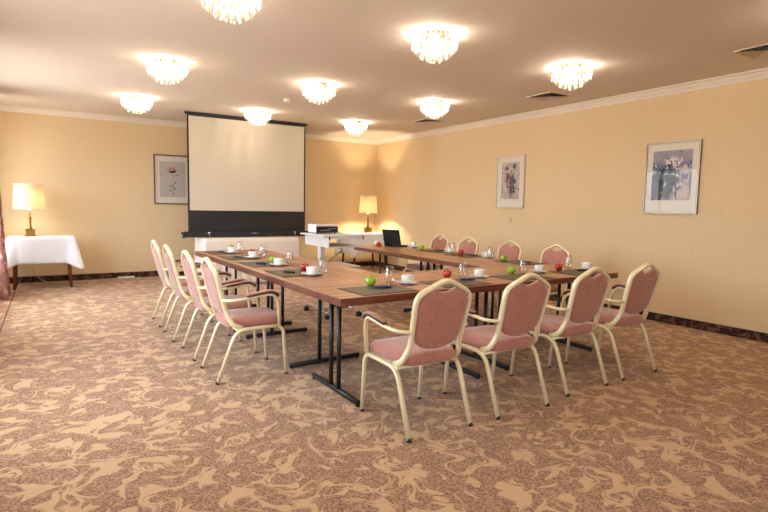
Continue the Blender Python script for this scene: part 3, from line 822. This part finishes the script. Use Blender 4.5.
r = empty('projector', (2.72, 5.88, .988), 0, 'white and black data projector on top of the trolley', 'projector')
bm = bmesh.new(); box(bm, 0, .30, .012, .25, .012, .112, bev=.008); link('casing', bm, M['whiteplastic'], r)
bm = bmesh.new(); box(bm, .006, .294, .0, .012, .014, .088, bev=.002); pn = link('rear_panel', bm, M['lapblack'], r)
bm = bmesh.new()
for i in range(5): box(bm, .05+i*.03, .07+i*.03, -.002, 0, .032, .046)
for i in range(4): box(bm, .16+i*.028, .18+i*.028, -.002, 0, .058, .066)
link('port', bm, M['silver'], pn)
bm = bmesh.new(); tube(bm, [(.22, .25, .06), (.22, .27, .06)], .03, n=20); ln = link('lens', bm, M['lapblack'], r)
for x, y in ((.03, .04), (.27, .04), (.15, .24)):
    bm = bmesh.new(); lathe(bm, [(0, 0), (.012, 0), (.012, .013), (0, .013)], 10, (x, y, 0)); link('foot', bm, M['rubber'], r)

# ------------------------------------------------------------------ projection screen
r = empty('projection_screen', (1.90, 9.0, .772), 0, 'large pull-up projection screen with black border on the cloth table', 'screen')
W = 2.04
bm = bmesh.new(); box(bm, 0, W, 0, .004, .09, 1.985); sh = link('black_border', bm, M['screen_black'], r)
bm = bmesh.new(); box(bm, .028, W-.028, -.002, -.0002, .445, 1.950); link('projection_surface', bm, M['screen_white'], sh)
bm = bmesh.new(); tube(bm, [(-.03, 0, 1.992), (W+.03, 0, 1.992)], .022, .014, 8, .5); link('top_bar', bm, M['screen_black'], r)
bm = bmesh.new(); box(bm, -.06, W+.07, -.05, .05, .006, .098, bev=.012); cs = link('case', bm, M['screen_black'], r)
for x in (.32, W-.22):
    bm = bmesh.new(); box(bm, x-.012, x+.012, -.056, -.05, .03, .09); tube(bm, [(x-.022, -.056, .078), (x+.022, -.056, .078)], .012, n=8); link('latch', bm, M['silver'], cs)
bm = bmesh.new(); box(bm, W*.53-.06, W*.53+.06, -.052, -.05, .055, .072); link('badge', bm, M['silver'], cs)
bm = bmesh.new(); tube(bm, [(-.085, 0, .04), (-.06, 0, .04)], .05, .05, 14); tube(bm, [(-.11, 0, .075), (-.06, 0, .075)], .016, n=10); link('end_cap', bm, M['screen_black'], cs)
bm = bmesh.new(); box(bm, W*.5-.02, W*.5+.02, .01, .03, .09, 1.98); link('support_pole', bm, M['silver'], r)

# ------------------------------------------------------------------ cloth tables
def table_cloth(name, x0, x1, y0, y1, z, hang, mat, label, corner=.13, flare=.09, fold=.0, nf=9, seed=0):
    rnd = random.Random(seed)
    pts = []; n = 34
    cr = .015
    def side(a, b, m):
        for i in range(m): t = i/m; pts.append((a[0]+(b[0]-a[0])*t, a[1]+(b[1]-a[1])*t))
    cs = [(x0, y0), (x1, y0), (x1, y1), (x0, y1)]
    lens = [x1-x0, y1-y0, x1-x0, y1-y0]
    for i in range(4): side(cs[i], cs[(i+1) % 4], max(8, int(lens[i]/.025)))
    cx, cy = (x0+x1)/2, (y0+y1)/2; N_ = len(pts); bm = bmesh.new(); R = []
    info = []
    for i, (x, y) in enumerate(pts):
        dc = min(math.hypot(x-c[0], y-c[1]) for c in cs); c = max(0, 1-dc/.12); c = c*c*(3-2*c)
        ox = -1 if abs(x-x0) < 1e-6 else (1 if abs(x-x1) < 1e-6 else 0); oy = -1 if abs(y-y0) < 1e-6 else (1 if abs(y-y1) < 1e-6 else 0)
        # near a corner the normal swings round
        if ox == 0: ox += c*.75*math.copysign(1, x-cx)
        if oy == 0: oy += c*.75*math.copysign(1, y-cy)
        l = math.hypot(ox, oy); info.append((ox/l, oy/l, c, math.sin(i*2*PI/N_*nf*4+seed)))
    rows = 12
    R.append([bm.verts.new((x, y, z)) for x, y in pts])
    for j in range(1, rows+1):
        t = j/rows; row = []
        for (x, y), (ox, oy, c, s) in zip(pts, info):
            d = (hang+corner*c)*t
            out = .006+.004*min(1, t*4)+flare*c*t+(.02+fold*s)*t*(1-.3*c)
            row.append(bm.verts.new((x+ox*out, y+oy*out, z-.004-d)))
        R.append(row)
    for a, b in zip(R, R[1:]):
        for k in range(N_):
            f = bm.faces.new((a[k], b[k], b[(k+1) % N_], a[(k+1) % N_])); f.smooth = True
    f = bm.faces.new(R[0]);
    bmesh.ops.recalc_face_normals(bm, faces=bm.faces)
    o = link(name, bm, mat); md = o.modifiers.new('thick', 'SOLIDIFY'); md.thickness = .0025; md.offset = 1
    return tag(o, label, 'tablecloth')
def leg_table(name, x0, x1, y0, y1, z, label, splay=.03):
    r = empty(name, (x0, y0, 0), 0, label, 'table')
    w, d = x1-x0, y1-y0
    bm = bmesh.new(); box(bm, 0, w, 0, d, z-.022, z, bev=.003); link('tabletop', bm, M['redwood'], r)
    bm = bmesh.new()
    box(bm, .06, w-.06, .06, .078, z-.09, z-.022); box(bm, .06, w-.06, d-.078, d-.06, z-.09, z-.022); box(bm, .06, .078, .078, d-.078, z-.09, z-.022); box(bm, w-.078, w-.06, .078, d-.078, z-.09, z-.022)
    link('apron', bm, M['redwood'], r)
    for sx, x in ((-1, .085), (1, w-.085)):
        for sy, y in ((-1, .085), (1, d-.085)):
            bm = bmesh.new(); tube(bm, [(x+sx*splay, y+sy*splay*.6, 0), (x, y, z-.022)], [.018, .030], n=10); link('leg', bm, M['redwood'], r)
    return r
leg_table('side_table', -.53, .31, 9.44, 10.03, .775, 'small wooden side table with splayed legs under white cloth at left')
table_cloth('tablecloth', -.535, .315, 9.435, 10.035, .778, .385, M['linen'], 'bright white tablecloth draped over the side table at left', corner=.095, flare=.14, fold=.002)
leg_table('side_table', 5.16, 6.02, 9.38, 10.02, .775, 'small wooden side table with lit lamp in the far right corner')
table_cloth('tablecloth', 5.155, 6.025, 9.375, 10.025, .778, .40, M['linen'], 'white tablecloth on the corner table behind the trolley', corner=.08, flare=.07, fold=.002, seed=2)
leg_table('buffet_table', 2.09, 3.68, 8.68, 9.33, .765, 'long cloth covered table beneath the projection screen', splay=.0)
table_cloth('tablecloth', 2.085, 3.685, 8.675, 9.335, .768, .745, M['linen_warm'], 'cream floor-length tablecloth under the projection screen', corner=.0, flare=.01, fold=.008, nf=7, seed=1)

# ------------------------------------------------------------------ table lamps
def lamp(x, y, z, label, watts, k=1.0):
    r = empty('table_lamp', (x, y, z), 0, label, 'lamp')
    bm = bmesh.new(); box(bm, -.075, .075, -.075, .075, 0, .018, bev=.003); box(bm, -.06, .06, -.06, .06, .018, .095, bev=.006); box(bm, -.068, .068, -.068, .068, .095, .108, bev=.003)
    link('base', bm, M['brass'], r)
    bm = bmesh.new(); lathe(bm, [(0, .108), (.030, .108), (.032, .118), (.018, .130), (.022, .142), (.016, .155), (.017, .27), (.024, .278), (.024, .288), (.014, .296), (.010, .32), (.014, .335), (.006, .35), (.006, .40), (0, .40)], 18); link('stem', bm, M['brass'], r, True)
    bm = bmesh.new(); lathe(bm, [(0, .40), (.022, .41), (.030, .45), (.022, .49), (0, .50)], 14); link('bulb', bm, M['lampbulb'], r, True)
    bm = bmesh.new()
    lathe(bm, [(.212*k, .415), (.190*k, .795), (.188*k, .795), (.210*k, .415), (.212*k, .415)], 40); link('lamp_shade', bm, M['shade'], r, True)
    bm = bmesh.new()
    for zz, R_ in ((.790, .189*k),):
        for a in range(3): tube(bm, [(0, 0, zz-.02), (R_*math.cos(a*2*PI/3), R_*math.sin(a*2*PI/3), zz)], .002, n=5)
    tube(bm, [(.0, 0, .40), (.045, 0, .46), (.045, 0, .70), (0, 0, .77)], .002, n=5)
    link('shade_carrier', bm, M['brass'], r)
    L = bpy.data.lights.new('lamp_light', 'POINT'); L.energy = watts; L.color = (1, .80, .52); L.shadow_soft_size = .04
    o = bpy.data.objects.new('lamp_light', L); C.objects.link(o); o.location = (x, y, z+.53)
    return r
lamp(-.255, 9.80, .7812, 'brass table lamp with cream drum shade on the left side table', 7)
lamp(5.70, 9.74, .7812, 'glowing brass table lamp with cream shade in the right corner', 75, .90)

# ------------------------------------------------------------------ pictures
def picture_right(y0, y1, z0, z1, fr, art, label, my, mz0, mz1):
    r = empty('framed_print', (XR, (y0+y1)/2, z0), 0, label, 'picture', 'framed prints on the right wall')
    w, h, t, d = (y1-y0)/2, z1-z0, .016, .028
    bm = bmesh.new(); box(bm, -d, -.001, -w, w, 0, t); box(bm, -d, -.001, -w, w, h-t, h); box(bm, -d, -.001, -w, -w+t, t, h-t); box(bm, -d, -.001, w-t, w, t, h-t); link('frame', bm, fr, r)
    bm = bmesh.new(); box(bm, -.012, -.002, -w+t, w-t, t, h-t); link('mount', bm, M['mat'], r)
    bm = bmesh.new(); box(bm, -.0135, -.012, -w+my, w-my, mz0, h-mz1); link('print', bm, art, r)
    bm = bmesh.new(); box(bm, -.021, -.019, -w+t, w-t, t, h-t); link('glazing', bm, M['picglass'], r)
picture_right(5.885, 6.49, 1.347, 2.177, M['frame_cream'], M['art_bouquet'], 'framed print of dark red blossoms, farther on right wall', .11, .14, .11)
picture_right(3.262, 3.912, 1.307, 2.150, M['frame_grey'], M['art_garden'], 'framed blue grey garden print, nearer on right wall', .09, .16, .10)
r = empty('framed_print', (1.60, YB, 1.305), 0, 'grey framed flower drawing partly behind the projection screen', 'picture')
w, h, t, d = .64, .885, .02, .028
bm = bmesh.new(); box(bm, 0, w, -d, -.001, 0, t); box(bm, 0, w, -d, -.001, h-t, h); box(bm, 0, t, -d, -.001, t, h-t); box(bm, w-t, w, -d, -.001, t, h-t); link('frame', bm, simple('dark_silver', srgb(110, 98, 80), .4, .5), r)
bm = bmesh.new(); box(bm, t, w-t, -.012, -.002, t, h-t); link('mount', bm, M['mat'], r)
bm = bmesh.new(); box(bm, .10, w-.10, -.0135, -.012, .13, h-.12); pr_ = link('print', bm, M['mat_grey'], r)
bm = bmesh.new()
rnd = random.Random(3)
for k in range(7):
    a = k*2*PI/7; cx, cz = .31+.05*math.cos(a), .615+.032*math.sin(a)
    vs = [bm.verts.new((cx+.036*math.cos(q*PI/5)*1.1, -.0145-.0002*k, cz+.024*math.sin(q*PI/5))) for q in range(10)]
    f = bm.faces.new(vs); f.material_index = 1 if k in (5, 6) else 0
def leafq(p, q, w_):
    (x0, z0), (x1, z1) = p, q; dx, dz = x1-x0, z1-z0; l = math.hypot(dx, dz); nx, nz = -dz/l*w_, dx/l*w_
    f = bm.faces.new([bm.verts.new(v) for v in ((x0, -.0145, z0), (x0+dx*.5+nx, -.0145, z0+dz*.5+nz), (x1, -.0145, z1), (x0+dx*.5-nx, -.0145, z0+dz*.5-nz))]); f.material_index = 2
leafq((.31, .60), (.34, .40), .004); leafq((.34, .42), (.30, .18), .004)
for p, q in (((.33, .36), (.40, .42)), ((.33, .36), (.26, .30)), ((.32, .28), (.38, .30)), ((.31, .24), (.24, .26)), ((.36, .50), (.41, .54)), ((.335, .33), (.35, .24)), ((.31, .22), (.35, .17))): leafq(p, q, .012)
link('flower_drawing', bm, None, pr_, mats=[M['pink'], M['petal_dark'], M['leafgrey']])
bm = bmesh.new(); box(bm, t, w-t, -.021, -.019, t, h-t); link('glazing', bm, M['picglass'], r)

# ------------------------------------------------------------------ switch, sockets, power strip, cables
r = empty('light_switch', (XR, 6.17, 1.116), 0, 'small beige wall switch below the farther print', 'switch')
bm = bmesh.new(); box(bm, -.009, -.0005, -.04, .04, 0, .08, bev=.002); link('plate', bm, M['outlet'], r)
bm = bmesh.new(); box(bm, -.013, -.009, -.026, .026, .014, .066, bev=.001); link('rocker', bm, M['outlet'], r)
r = empty('wall_socket', (-.345, YB, .315), 0, 'cream wall socket under the left side table', 'socket')
bm = bmesh.new(); box(bm, -.04, .04, -.009, -.0005, 0, .08, bev=.002); link('plate', bm, M['outlet'], r)
bm = bmesh.new(); tube(bm, [(0, -.009, .04), (0, -.045, .04)], .018, n=14); link('plug', bm, M['lapblack'], r)
bm = bmesh.new(); tube(bm, fillet([(-.345, 10.286, .35), (-.30, 10.24, .33), (-.22, 10.2, .12), (-.10, 10.17, .008), (.25, 10.1, .006), (.6, 10.12, .006), (.98, 10.255, .012)], .1, 5), .005, n=6)
tag(link('power_cable', bm, M['outlet']), 'pale cable running along the floor below the left wall', 'cable')
r = empty('power_strip', (.98, 10.235, 0), 0, 'white power strip on the floor against the back wall', 'power strip')
bm = bmesh.new(); box(bm, 0, .26, 0, .05, 0, .035, bev=.005); link('housing', bm, M['whiteplastic'], r)
bm = bmesh.new()
for i in range(4): tube(bm, [(.04+i*.06, .025, .035), (.04+i*.06, .025, .0355)], .017, n=12)
link('socket', bm, M['outlet'], r)

# ------------------------------------------------------------------ curtain at the left
def curtain(y0, y1, xc, label, seed=0, flare=.05, amp=.045, folds=5):
    bm = bmesh.new(); n, m = folds*10, 14; R = []
    z1 = 2.66
    for j in range(m+1):
        t = j/m; z = .012+(z1-.012)*t; row = []
        for i in range(n+1):
            s = i/n; A_ = amp*(1-.35*t)
            x = xc+A_*math.sin(s*folds*2*PI+seed)+.012*math.sin(s*17+3*t)+flare*(1-t)**3
            y = y0+(y1-y0)*s+.01*math.cos(s*folds*4*PI)
            row.append(bm.verts.new((x, y, z)))
        R.append(row)
    for a, b in zip(R, R[1:]):
        for i in range(n): f = bm.faces.new((a[i], a[i+1], b[i+1], b[i])); f.smooth = True
    o = link('curtain', bm, M['curtain']); md = o.modifiers.new('thick', 'SOLIDIFY'); md.thickness = .003
    return tag(o, label, 'curtain')
curtain(8.50, 9.22, -.60, 'patterned mauve curtain at the left edge beside the side table')
curtain(5.0, 5.8, -.70, 'patterned mauve curtain farther along the window wall', 1, .02, .04, 4)
r = empty('curtain_rail', (-.66, 0, 2.68), 0, 'long pale curtain rail below the ceiling on the window wall', 'curtain rail')
bm = bmesh.new(); tube(bm, [(0, -2.2, 0), (0, 9.7, 0)], .012, n=10); link('rail', bm, M['trim'], r)
bm = bmesh.new()
for y in (-1.5, 1, 3.5, 6.5, 9.2): box(bm, -.19, 0, y-.01, y+.01, -.008, .008)
link('bracket', bm, M['trim'], r)

# ------------------------------------------------------------------ daylight and camera
wd = bpy.data.worlds.new('sky'); sc.world = wd; wd.use_nodes = True
bg = wd.node_tree.nodes['Background']; bg.inputs[0].default_value = (.80, .90, 1, 1); bg.inputs[1].default_value = 13.5
wn_, wl_ = wd.node_tree.nodes, wd.node_tree.links
tcw = wn_.new('ShaderNodeTexCoord'); sxw = wn_.new('ShaderNodeSeparateXYZ'); wl_.new(tcw.outputs['Generated'], sxw.inputs[0])
rw = wn_.new('ShaderNodeValToRGB'); rw.color_ramp.elements[0].position = .48; rw.color_ramp.elements[0].color = (.50, .47, .42, 1)
rw.color_ramp.elements[1].position = .54; rw.color_ramp.elements[1].color = (.80, .90, 1, 1)
mw = wn_.new('ShaderNodeMath'); mw.operation = 'MULTIPLY_ADD'; mw.inputs[1].default_value = .5; mw.inputs[2].default_value = .5
wl_.new(sxw.outputs[2], mw.inputs[0]); wl_.new(mw.outputs[0], rw.inputs[0]); wl_.new(rw.outputs[0], bg.inputs[0])

cam = bpy.data.cameras.new('camera'); co = bpy.data.objects.new('camera', cam); C.objects.link(co)
f, yaw, pitch, roll, hh = 533.1338, .5605924, .0910916, .0183318, 1.3214285
cam.sensor_width = 36; cam.lens = f/768*36; cam.clip_start = .05; cam.clip_end = 100
cy, sy, cp, sp = math.cos(yaw), math.sin(yaw), math.cos(pitch), math.sin(pitch)
fw = Vector((sy*cp, cy*cp, -sp)); rt = Vector((cy, -sy, 0)); up = rt.cross(fw)
r2 = rt*math.cos(roll)+up*math.sin(roll); u2 = up*math.cos(roll)-rt*math.sin(roll)
co.matrix_world = Matrix(((r2.x, u2.x, -fw.x, 0), (r2.y, u2.y, -fw.y, 0), (r2.z, u2.z, -fw.z, hh), (0, 0, 0, 1)))
sc.camera = co
vs = sc.view_settings; vs.view_transform = 'Standard'; vs.look = 'None'; vs.gamma = 1; vs.use_curve_mapping = False
vs.exposure = 0.07
sc.cycles.use_denoising = True
sc.cycles.max_bounces = 10; sc.cycles.diffuse_bounces = 5; sc.cycles.transparent_max_bounces = 16
sc.cycles.sample_clamp_indirect = 6
